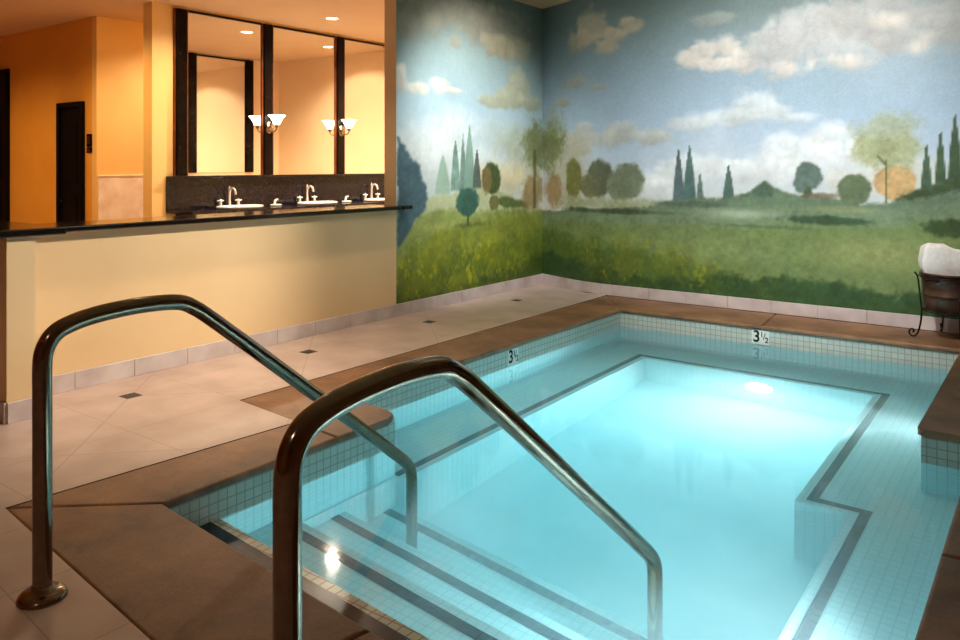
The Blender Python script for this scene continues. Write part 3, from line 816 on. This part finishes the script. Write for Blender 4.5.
x0, x1 = XNL, XNR
for i in range(4):
    bm = bmesh.new(); uvl = bm.loops.layers.uv.new('UVMap')
    z = STEP_Z[i]
    ya = (lambda x: yn(x)) if i == 0 else (lambda x: ynose(i - 1, x))
    xa, xb = (x0, XBRN)
    flat(bm, uvl, [(xa, ya(xa)), (xb, ya(xb)), (xb, ynose(i, xb)), (xa, ynose(i, xa))], z)
    if i == 0:
        xb = x1
        flat(bm, uvl, [(XBRN, ya(XBRN)), (xb, ya(xb)), (xb, ynose(i, xb)), (XBRN, ynose(i, XBRN))], z)
    if True:
        zn = STEP_Z[i + 1] if i < 3 else ZFLOOR
        f = bm.faces.new([bm.verts.new(p) for p in ((xa, ynose(i, xa), z), (xb, ynose(i, xb), z), (xb, ynose(i, xb), zn), (xa, ynose(i, xa), zn))])
        for lp in f.loops: lp[uvl].uv = (lp.vert.co.x, lp.vert.co.z)
    bmesh.ops.remove_doubles(bm, verts=bm.verts[:], dist=0.0005)
    st = link('step', bm, M['beige_mosaic'] if i == 0 else M['bench_mosaic'], pool)
    bm = bmesh.new(); uvl = bm.loops.layers.uv.new('UVMap')
    w0 = 0.05; w1 = 0.112 if i else 0.16
    xe = xb
    flat(bm, uvl, [(xa, ynose(i, xa) - w1), (xe, ynose(i, xe) - w1), (xe, ynose(i, xe) - w0), (xa, ynose(i, xa) - w0)], z + 0.003)
    tag(link('tile_band', bm, M['navy_mosaic'], st), 'navy tile line along the step nosing')

# coping slabs
def arc(cx, cy, r, a0, a1, n=8):
    return [(cx + r * math.cos(R(a0 + (a1 - a0) * k / n)), cy + r * math.sin(R(a0 + (a1 - a0) * k / n))) for k in range(n + 1)]
OV = 0.02
ci = lambda x: yn(x) + OV
G = 0.0025
slabs = [
    [(-4.23, 8.15), (-4.23, 5.60 + G), (-3.71, 5.60 + G), (-3.71, 7.48)],
    [(-4.23, 5.60 - G), (-4.22, 3.12), (-3.60, 3.06 + G), (-3.21, 3.02 + G)] + arc(-3.33, 3.42, 0.12, 0, 90) + [(-3.71, 3.54), (-3.71, 5.60 - G)],
    [(-3.60, 3.06 - G), (-3.72, 1.53 + G), (-3.21, ci(-3.21) + G), (-3.21, 3.02 - G)],
    [(-3.72, 1.53 - G), (-1.90 - G, 1.333), (-1.80 - G, ci(-1.8)), (-3.21, ci(-3.21) - G)],
    [(-1.90 + G, 1.333), (0.25, 1.10), (-0.38, ci(-0.38)), (-1.80 + G, ci(-1.8))],
    [(0.25, 1.10 + G), (0.25, 3.5 - G), (-0.38, 3.5 - G), (-0.38, ci(-0.38) + G)],
    [(0.25, 3.5 + G), (0.25, 5.32), (-0.03, 5.32), (-0.03, 5.08 + G), (-0.38, 5.08 - G), (-0.38, 3.5 + G)],
    [(-0.03 , 5.08 + 2 * G), (-0.03, 8.15), (-0.67, 7.48)] + arc(-0.63, 5.12, 0.04, 180, 270, 5),
    [(-0.03, 8.15 + G), (-2.33 + G, 8.15 + G), (-2.26 + G, 7.48), (-0.67, 7.48 + G)],
    [(-2.33 - G, 8.15 + G), (-4.23, 8.15 + G), (-3.71, 7.48 + G), (-2.26 - G, 7.48)],
]
for s in slabs:
    bm = bmesh.new(); prism(bm, s, -0.044, 0.0, 0.017, 4)
    link('coping_slab', bm, M['coping'], pool, smooth=False)
# mortar bed under the coping so the joints do not look through
bm = bmesh.new()
for i in range(8):
    pass
es = []
def le(pts, z):
    vs = [bm.verts.new((p[0], p[1], z)) for p in pts]
    return [bm.edges.new((vs[i], vs[(i + 1) % len(vs)])) for i in range(len(vs))]
es = le(OUTER, -0.03) + le(POOL, -0.03)
bmesh.ops.triangle_fill(bm, edges=es, use_beauty=True)
link('mortar_bed', bm, M['grout'], pool)
# depth markers: 3 1/2 in black on white tiles
def glyph(body, size, off):
    cu = bpy.data.curves.new('glyph', 'FONT'); cu.body = body; cu.size = size; cu.offset = off; cu.extrude = 0.0008
    cu.align_x = 'CENTER'; cu.align_y = 'CENTER'
    tmp = bpy.data.objects.new('glyph', cu); C.objects.link(tmp)
    dg = bpy.context.evaluated_depsgraph_get()
    me = bpy.data.meshes.new_from_object(tmp.evaluated_get(dg))
    bpy.data.objects.remove(tmp, do_unlink=True)
    return me
def marker(mtx):
    root = link('depth_marker', boxm(-0.082, 0.082, -0.066, 0.066, -0.002, 0.0025, 0.001, 1), M['porcelain'], pool)
    root.matrix_local = mtx
    for nm, body, size, off, x, z, sx in (('numeral', '3', 0.150, 0.0030, -0.036, 0.003, 0.95), ('fraction_numeral', '1', 0.072, 0.0007, 0.013, 0.026, 1.0), ('fraction_slash', '/', 0.088, 0.0005, 0.036, 0.010, 1.0), ('fraction_numeral', '2', 0.072, 0.0007, 0.058, -0.022, 1.0)):
        me = glyph(body, size, off); me.materials.clear(); me.materials.append(M['black_ink'])
        o = bpy.data.objects.new(nm, me); C.objects.link(o); o.parent = root
        o.location = (x, z, 0.0035); o.scale = (sx, 1, 1)
    return root
marker(Matrix.Translation((-2.28, YF - 0.003, -0.118)) @ Matrix.Rotation(R(90), 4, 'X'))
marker(Matrix.Translation((XFL + 0.003, 5.50, -0.118)) @ Matrix.Rotation(R(90), 4, 'Z') @ Matrix.Rotation(R(90), 4, 'X'))

# underwater lamp in the far basin wall
lamp = thing('pool_light', 'round lit underwater lamp in the far wall of the pool below the bench', 'pool light', (-2.09, YBF, -0.945))
bm = bmesh.new(); lathe(bm, [(0.100, 0.0), (0.128, 0.0), (0.128, 0.012), (0.118, 0.020), (0.100, 0.014), (0.100, 0.0)], 40, cap0=False, cap1=False)
o = link('trim_ring', bm, M['chrome'], lamp, True); o.rotation_euler = (R(90), 0, 0)
bm = bmesh.new(); lathe(bm, [(0.100, 0.006), (0.08, 0.016), (0.04, 0.022), (0.005, 0.024)], 40, cap0=True, cap1=True)
o = link('lens', bm, emit('pool_lamp_glow', (1.0, 0.97, 0.95), P_POOL), lamp, True); o.rotation_euler = (R(90), 0, 0)
# unseen lamps added in the right pool wall to brighten the walls and benches
def added_side_lamp(x, y, factor, label, watts, aim, cone):
    l2 = thing('pool_light', label, 'pool light', (x, y, -0.425), R(-90))
    l2m = emit('added_side_lamp_glow', (0.75, 0.95, 1.0), P_POOL * factor)
    for ch in lamp.children:
        c = ch.copy(); C.objects.link(c); c.parent = l2
        if c.name.startswith('lens'):
            c.data = c.data.copy(); c.data.materials.clear(); c.data.materials.append(l2m)
    ld = bpy.data.lights.new('added_side_beam', 'SPOT'); ld.energy = watts; ld.color = (0.78, 0.96, 1.0)  # added beam, throws the side lamp's light across the pool
    ld.spot_size = R(cone); ld.spot_blend = 1.0; ld.shadow_soft_size = 0.06
    lo = bpy.data.objects.new('added_beam', ld); C.objects.link(lo); lo.parent = l2; lo.location = (0, -0.05, 0)
    d = Vector(aim) - Vector((x, y, -0.425))
    q = d.to_track_quat('-Z', 'Y')
    lo.rotation_euler = (Matrix.Rotation(R(90), 4, 'Z') @ q.to_matrix().to_4x4()).to_euler()
added_side_lamp(XNR, 2.75, 0.25, 'added round underwater fill lamp in the right pool wall beside the steps, hidden by the coping', 310.0, (-3.2, 3.7, -0.42), 120)
added_side_lamp(XFR, 6.10, 0.05, 'added round underwater fill lamp in the right pool wall at the far end, hidden by the coping', 480.0, (-3.73, 4.9, -0.15), 66)

# water body
bm = bmesh.new()
E_ = 0.006
W = [(XFL - E_, YF + E_), (XFR + E_, YF + E_), (XFR + E_, YJR + E_), (XNR + E_, YJR + E_), (XNR + E_, ynose(0, XNR) - E_), (XNL - E_, ynose(0, XNL) - E_), (XNL - E_, YJL - E_), (XFL - E_, YJL - E_)]
prism(bm, W, ZFLOOR - 0.05, ZW)
o = link('pool_water', bm, M['water'])
tag(o, 'clear turquoise water filling the pool, lit from below', 'water', kind='stuff')

# ------------------------------------------------------------------ hand rails
def hand_rail(x, y0, label):
    root = thing('hand_rail', label, 'handrail', (x, y0, 0))
    zb = STEP_Z[3]
    P = [(0, 0, 0.0), (0, 0, 0.3), (0, 0, 0.6), (0, 0, 0.72), (0, 0, 0.79), (0, 0.006, 0.852), (0, 0.035, 0.902), (0, 0.085, 0.930), (0, 0.19, 0.952), (0, 0.36, 0.962), (0, 0.52, 0.951), (0, 0.60, 0.915), (0, 0.68, 0.857), (0, 0.75, 0.802), (0, 0.88, 0.700), (0, 1.20, 0.445), (0, 1.55, 0.166), (0, 1.70, 0.046), (0, 1.77, -0.012), (0, 1.83, -0.060), (0, 1.88, -0.104), (0, 1.912, -0.145), (0, 1.924, -0.19), (0, 1.926, -0.26), (0, 1.926, -0.45), (0, 1.926, -0.8), (0, 1.926, zb)]
    path = catmull(P, 8)
    bm = bmesh.new(); tube(bm, path, 0.0315, 28)
    link('rail_tube', bm, M['steel'], root, True)
    bm = bmesh.new(); lathe(bm, [(0.080, 0.0), (0.080, 0.006), (0.075, 0.016), (0.060, 0.026), (0.036, 0.030), (0.034, 0.046), (0.0325, 0.046)], 40, cap1=False)
    link('floor_flange', bm, M['steel'], root, True)
    return root
hand_rail(-2.845, 1.29, 'steel pool handrail at left, its round floor flange in full view on the tiles')
hand_rail(-1.36, 1.13, 'steel pool handrail nearest the camera, its post cut off by the bottom of the photo')

# ------------------------------------------------------------------ tub of towels on an iron stand
TX, TY = -0.775, 7.87
st = thing('plant_stand', 'wrought iron stand with curled feet holding the bronze tub', 'stand', (TX, TY, 0))
bm = bmesh.new()
ring = [(0.245 * math.cos(a), 0.245 * math.sin(a), 0.535) for a in [2 * math.pi * k / 40 for k in range(41)]]
tube(bm, ring, 0.007, 8, False)
link('top_ring', bm, M['iron'], st, True)
bm = bmesh.new()
ring = [(0.215 * math.cos(a), 0.215 * math.sin(a), 0.240) for a in [2 * math.pi * k / 40 for k in range(41)]]
tube(bm, ring, 0.006, 8, False)
for a in (0.3, 1.35, 2.4):
    tube(bm, [(-0.215 * math.cos(a), -0.215 * math.sin(a), 0.240), (0.215 * math.cos(a), 0.215 * math.sin(a), 0.240)], 0.005, 8)
link('lower_ring', bm, M['iron'], st, True)
for k in range(4):
    a = R(201 + 90 * k)
    prof = [(0.285, 0.570), (0.262, 0.535), (0.250, 0.46), (0.238, 0.34), (0.228, 0.22), (0.238, 0.12), (0.262, 0.035), (0.295, 0.010), (0.322, 0.030), (0.322, 0.062), (0.300, 0.072), (0.288, 0.055), (0.298, 0.042)]
    bm = bmesh.new()
    tube(bm, catmull([(r * math.cos(a), r * math.sin(a), z) for r, z in prof], 6), 0.0075, 10)
    link('leg', bm, M['iron'], st, True)
tub = thing('metal_tub', 'dark bronze tub with ribbed bands holding a white towel', 'tub', (TX, TY, 0.247))
bm = bmesh.new()
prof = [(0.0, 0.0), (0.200, 0.0), (0.205, 0.004), (0.212, 0.10), (0.216, 0.128), (0.222, 0.132), (0.222, 0.142), (0.218, 0.147), (0.230, 0.30), (0.244, 0.312), (0.246, 0.322), (0.238, 0.326), (0.224, 0.312), (0.206, 0.02), (0.0, 0.015)]
lathe(bm, prof, 56, cap0=False, cap1=False)
link('tub_body', bm, M['bronze'], tub, True)
for s in (-1, 1):
    bm = bmesh.new()
    aa = R(60)
    tube(bm, catmull([(0.225 * math.cos(aa) * s - 0.05 * math.sin(aa), 0.225 * math.sin(aa) * s + 0.05 * math.cos(aa), 0.26), (0.265 * math.cos(aa) * s - 0.045 * math.sin(aa), 0.265 * math.sin(aa) * s + .045 * math.cos(aa), 0.25), (0.265 * math.cos(aa) * s + 0.045 * math.sin(aa), 0.265 * math.sin(aa) * s - .045 * math.cos(aa), 0.25), (0.225 * math.cos(aa) * s + 0.05 * math.sin(aa), 0.225 * math.sin(aa) * s - 0.05 * math.cos(aa), 0.26)], 6), 0.007, 8)
    link('handle', bm, M['iron'], tub, True)
def sstep1(a, b_, x):
    t = min(1, max(0, (x - a) / (b_ - a)))
    return t * t * (3 - 2 * t)
def towel(x, y, sx, sy, z0, z1, rz, seed, label):
    bm = bmesh.new()
    box(bm, -sx, sx, -sy, sy, 0, z1 - z0)
    bmesh.ops.bevel(bm, geom=bm.edges[:], offset=0.022, segments=3, affect='EDGES', profile=0.5)
    bmesh.ops.subdivide_edges(bm, edges=bm.edges[:], cuts=3, use_grid_fill=True)
    rs = random.Random(seed)
    ph = [rs.uniform(0, 6.28) for _ in range(6)]
    h = z1 - z0
    for v in bm.verts:
        x_, y_, z_ = v.co
        t = z_ / h
        k = 0.016 * math.sin(x_ * 21 + ph[0] + z_ * 6) + 0.012 * math.sin(y_ * 26 + ph[1] + x_ * 9) + 0.008 * math.sin(z_ * 33 + ph[2])
        fl = 1.0 + 0.28 * sstep1(0.25, 0.45, t)
        v.co.x = x_ * fl + k * (0.4 + t) * 0.7
        v.co.y = y_ * fl + 0.010 * math.sin(x_ * 30 + ph[3] + z_ * 12) * (0.4 + t)
        v.co.z = z_ + (k * 1.2 if t > 0.55 else 0) + t * 0.012 * math.sin(x_ * 13 + ph[4])
    o = link('towel', bm, M['towel'], None, True, (x, y, z0)); o.rotation_euler = (0, 0, rz)
    return tag(o, label, 'towel')
towel(TX, TY, 0.172, 0.10, 0.42, 0.782, R(14), 3, 'white towel bunched in the dark bronze tub')

# ------------------------------------------------------------------ vanity
XV = -8.86
van = thing('vanity_counter', 'dark granite washbasin counter with backsplash along the mirror wall', 'vanity', (XV, 5.5, 0))
def vb(nm, x0, x1, y0, y1, z0, z1, m, bev=0.006):
    bm = boxm(x0 - XV, x1 - XV, y0 - 5.5, y1 - 5.5, z0, z1, bev); return link(nm, bm, m, van)
vb('cabinet', XV + 0.004, XV + 0.50, 5.60, 9.94, 0.0, 0.90, M['dark_wood'])
vb('countertop', XV + 0.004, XV + 0.56, 5.47, 9.94, 0.905, 0.940, M['grey_granite'])
vb('backsplash', XV + 0.004, XV + 0.022, 5.47, 9.94, 0.94, 1.335, M['grey_granite'], 0.002)
vb('backsplash_cap', XV + 0.004, XV + 0.075, 5.47, 9.94, 1.335, 1.362, M['grey_granite'], 0.004)
ZCT = 0.940
SINKY = [6.34, 7.66, 8.98]
names = ['the leftmost of three', 'the middle one of three', 'the rightmost, half hidden by the mural wall']
for i, y in enumerate(SINKY):
    s = thing('washbasin', 'white oval washbasin set in the dark counter, ' + names[i], 'sink', (XV + 0.30, y, ZCT), 0, 'washbasins in the vanity counter')
    bm = bmesh.new()
    lathe(bm, [(0.31, 0.0), (0.328, 0.008), (0.335, 0.024), (0.325, 0.036), (0.305, 0.036), (0.27, 0.025), (0.20, 0.012), (0.05, 0.006), (0.0, 0.005)], 48, sx=0.62, sy=1.0, cap0=True, cap1=False)
    link('bowl', bm, M['porcelain'], s, True)
    bm = bmesh.new(); lathe(bm, [(0.022, 0.0), (0.022, 0.004), (0.0, 0.005)], 20, off=(0, 0, 0.007), cap1=False)
    link('drain', bm, M['chrome'], s, True)
    fsc = 1.2; f = thing('faucet', 'chrome three-piece faucet with arched spout behind the ' + ['leftmost', 'middle', 'rightmost'][i] + ' washbasin', 'faucet', (XV + 0.075, y, ZCT), 0, 'faucets at the vanity')
    f.scale = (fsc, fsc, fsc)
    bm = bmesh.new()
    lathe(bm, [(0.026, 0.0), (0.026, 0.008), (0.016, 0.02), (0.013, 0.06), (0.016, 0.07)], 20)
    tube(bm, catmull([(0, 0, 0.06), (0, 0, 0.15), (0.012, 0, 0.19), (0.05, 0, 0.212), (0.09, 0, 0.198), (0.105, 0, 0.165), (0.107, 0, 0.145)], 6), 0.012, 14)
    lathe(bm, [(0.012, 0.0), (0.014, 0.02), (0.006, 0.034), (0.009, 0.045), (0.0, 0.052)], 14, off=(0, 0, 0.185), cap1=False)
    link('spout', bm, M['nickel'], f, True)
    for sgn in (-1, 1):
        yy = 0.115 * sgn
        bm = bmesh.new()
        lathe(bm, [(0.026, 0.0), (0.026, 0.008), (0.017, 0.018), (0.015, 0.065), (0.019, 0.072), (0.012, 0.09), (0.0, 0.10)], 18, off=(0, yy, 0), cap1=False)
        h = link('handle', bm, M['nickel'], f, True)
        bm = bmesh.new()
        tube(bm, [(-0.04, yy, 0.08), (0.04, yy, 0.08)], 0.007, 10); tube(bm, [(0, yy - 0.04, 0.08), (0, yy + 0.04, 0.08)], 0.007, 10)
        link('cross_grip', bm, M['porcelain'], h, True)
for y, lb in ((6.98, 'small pale soap stand on the vanity between the left and middle washbasins'), (8.30, 'small pale soap stand on the vanity between the middle and right washbasins')):
    d = thing('soap_dish', lb, 'soap dish', (XV + 0.22, y, ZCT), 0, 'soap stands on the vanity')
    bm = bmesh.new(); lathe(bm, [(0.075, 0.0), (0.082, 0.008), (0.086, 0.022), (0.078, 0.024), (0.06, 0.012), (0.0, 0.010)], 28, sx=0.7, cap1=False)
    link('tray', bm, M['porcelain'], d, True)
    bm = bmesh.new(); tube(bm, catmull([(0, -0.02, 0.012), (0, -0.02, 0.05), (0.005, -0.005, 0.085), (0.01, 0.025, 0.090)], 5), [0.017] * 10 + [0.013] * 6, 12)
    link('pump', bm, M['porcelain'], d, True)

# mirrors and wooden posts between them
STRIP = [5.665, 6.995, 8.350, 9.70]
pos = ['leftmost post, at the open end of the mirror wall', 'between the first and second mirrors, carrying the left sconce', 'between the second and third mirrors, carrying the right sconce', 'at the far right end of the mirrors, behind the mural wall']
for y, p in zip(STRIP, pos):
    t = thing('mirror_post', 'dark wooden post ' + p, 'post', (XV, y, 1.365), 0, 'wooden posts between the vanity mirrors')
    bm = bmesh.new()
    box(bm, 0.003, 0.055, -0.075, 0.075, 0.0, 2.08, 0.012, 3)
    link('post_face', bm, M['dark_wood'], t)
    bm = bmesh.new()
    box(bm, 0.003, 0.030, -0.098, -0.0755, 0.0, 2.08, 0.003); box(bm, 0.003, 0.030, 0.0755, 0.098, 0.0, 2.08, 0.003)
    tag(link('lit_side_strip', bm, M['lit_side_wood'], t), 'reddish strip coloured as the lit side of the post')  # strip colour stands in for light catching the post's sides
for i in range(3):
    y0, y1 = STRIP[i] + 0.10, STRIP[i + 1] - 0.10
    t = thing('wall_mirror', ['tall mirror left of the left sconce, showing a second framed mirror', 'tall mirror between the two sconces', 'tall mirror right of the right sconce, next to the mural wall'][i], 'mirror', (XV, (y0 + y1) / 2, 1.365), 0, 'tall mirrors over the vanity')
    h = (y1 - y0) / 2
    bm = boxm(0.003, 0.012, -h, h, 0.0, 2.055); link('glass', bm, M['mirror'], t)
    bm = boxm(0.003, 0.026, -h, h, 2.056, 2.085, 0.003); link('top_rail', bm, M['dark_wood'], t)
# facing mirror on the rear of the mural wall, seen in the reflection
t = thing('wall_mirror', 'dark framed mirror on the opposite wall, seen only as a reflection in the left mirror', 'mirror', (-5.472, 8.64, 1.365))
link('glass', boxm(-0.014, -0.003, -0.52, 0.52, 0, 2.05), M['mirror'], t)
bm = bmesh.new(); box(bm, -0.05, -0.002, -0.68, -0.521, 0, 2.09, 0.008); box(bm, -0.05, -0.002, 0.521, 0.68, 0, 2.09, 0.008); box(bm, -0.03, -0.002, -0.52, 0.52, 2.052, 2.085, 0.004)
link('frame', bm, M['dark_wood'], t)

# sconces
shade_m = emit('lit_frosted_glass', (1.0, 0.84, 0.62), P_SCONCE)
for y, lb in ((STRIP[1], 'wall sconce with a lit white bell shade on the post left of the middle mirror'), (STRIP[2], 'wall sconce with a lit white bell shade on the post right of the middle mirror')):
    t = thing('wall_sconce', lb, 'wall lamp', (XV + 0.055, y, 2.02), 0, 'sconces on the mirror posts')
    bm = bmesh.new(); lathe(bm, [(0.062, 0.0), (0.062, 0.008), (0.045, 0.018), (0.02, 0.024), (0.0, 0.026)], 32, sx=1.0, sy=1.5, cap1=False)
    o = link('backplate', bm, M['steel'], t, True); o.rotation_euler = (R(90), 0, R(90))
    bm = bmesh.new(); tube(bm, catmull([(0.01, 0, -0.02), (0.05, 0, -0.055), (0.115, 0, -0.06), (0.16, 0, -0.03), (0.165, 0, 0.0)], 6), 0.0085, 12)
    lathe(bm, [(0.010, -0.01), (0.024, 0.0), (0.028, 0.03), (0.022, 0.036)], 20, off=(0.165, 0, 0.0))
    link('arm', bm, M['brass'], t, True)
    bm = bmesh.new(); lathe(bm, [(0.034, 0.032), (0.045, 0.045), (0.062, 0.085), (0.085, 0.125), (0.118, 0.158), (0.116, 0.160), (0.082, 0.128), (0.058, 0.087), (0.040, 0.047), (0.030, 0.036)], 36, off=(0.165, 0, 0), cap0=False, cap1=False)
    link('lamp_shade', bm, shade_m, t, True)

# switch plates beside the corridor door
for z, hh, lb in ((1.83, 0.085, 'tall dark sign plate on the amber wall beside the narrow door'), (1.70, 0.035, 'small dark switch plate just under the sign plate beside the door')):
    t = link('wall_plate', boxm(-10.535, -10.41, 5.345, 5.358, z - hh, z + hh, 0.003), M['near_black'])
    tag(t, lb, 'plate', None)
    link('plate_insert', boxm(-10.505, -10.44, 5.338, 5.346, z - hh * .6, z + hh * .6, 0.002), M['brass'], t)

# ------------------------------------------------------------------ recessed ceiling lights
glow = emit('downlight_glow', (1.0, 0.86, 0.66), 14.0)
def downlight(x, y, power, label, col=WARM, aim=None, cone=110, blend=0.9, soft=0.07):
    t = thing('recessed_light', label, 'ceiling light', (x, y, H_CEIL), 0, 'recessed ceiling lights')
    bm = bmesh.new(); lathe(bm, [(0.078, -0.001), (0.078, -0.006), (0.098, -0.008), (0.102, -0.004), (0.102, -0.001)], 36, cap0=False, cap1=False)
    link('trim_ring', bm, M['porcelain'], t, True)
    bm = bmesh.new(); lathe(bm, [(0.078, -0.002), (0.05, -0.006), (0.0, -0.008)], 32, cap0=True, cap1=False)
    link('lens', bm, glow, t, True)
    ld = bpy.data.lights.new('downlight_lamp', 'SPOT'); ld.energy = power; ld.color = col; ld.spot_size = R(cone); ld.spot_blend = blend; ld.shadow_soft_size = soft
    lo = bpy.data.objects.new('lamp', ld); C.objects.link(lo); lo.parent = t; lo.location = (0, 0, -0.04)
    if aim:
        d = Vector(aim) - Vector((x, y, H_CEIL - 0.04))
        lo.rotation_euler = d.to_track_quat('-Z', 'Y').to_euler()
    return t

VW = (1.0, 0.85, 0.64)
downlight(-7.93, 7.35, P_VANITY, 'recessed ceiling light in plain view above the vanity counter', VW, cone=150)
downlight(-7.80, 9.08, P_VANITY, 'recessed ceiling light seen reflected in the middle mirror beside the right post', VW, cone=150)
downlight(-7.93, 5.55, P_VANITY * 0.35, 'recessed ceiling light over the near end of the vanity, above the photo', VW, cone=150)
downlight(-9.5, 6.3, 130.0, 'added unseen ceiling light behind the mirror wall, brightening the marble panel', VW, cone=140)  # fill light added to brighten the corridor wall and its marble
downlight(-9.4, 4.3, P_CORR * 0.5, 'recessed ceiling light in the amber corridor, above the photo', AMBER, cone=150)
downlight(-12.0, 3.6, P_CORR * 0.5, 'recessed ceiling light deep in the amber corridor, above the photo', AMBER, cone=150)
downlight(-4.55, 3.3, P_WALK, 'recessed ceiling light over the near end of the tiled walkway', WARM, cone=95)
downlight(-4.55, 4.9, P_WALK * 0.7, 'recessed ceiling light over the far end of the tiled walkway', WARM, cone=95)
downlight(-1.5, 4.8, 900, 'recessed spotlight over the pool aimed at the near part of the low cream wall', NEUTRAL, aim=(-5.31, 2.8, 0.6), cone=50)
downlight(-1.5, 5.9, 110, 'recessed spotlight over the pool aimed at the far part of the low cream wall', NEUTRAL, aim=(-5.31, 4.7, 0.5), cone=42)
downlight(-3.4, 6.1, P_MURAL_L, 'recessed spotlight aimed at the left mural wall', (1, .97, .92), aim=(XA, 7.0, 2.0), cone=70, blend=1.0, soft=0.15)
downlight(-3.2, 5.2, P_MURAL_B * 0.25, 'recessed spotlight aimed at the back mural wall, left of centre', (1, .93, .84), aim=(-3.1, YB, 1.3), cone=95)
downlight(-1.7, 5.2, P_MURAL_B, 'recessed spotlight aimed at the back mural wall, right of centre', (1, .97, .92), aim=(-1.9, YB, 1.7), cone=88, blend=1.0)
downlight(-1.2, -1.4, 60, 'added unseen ceiling light behind the camera position, warming the handrail reflections', VW, cone=140)  # fill light added so the rails reflect a brighter room
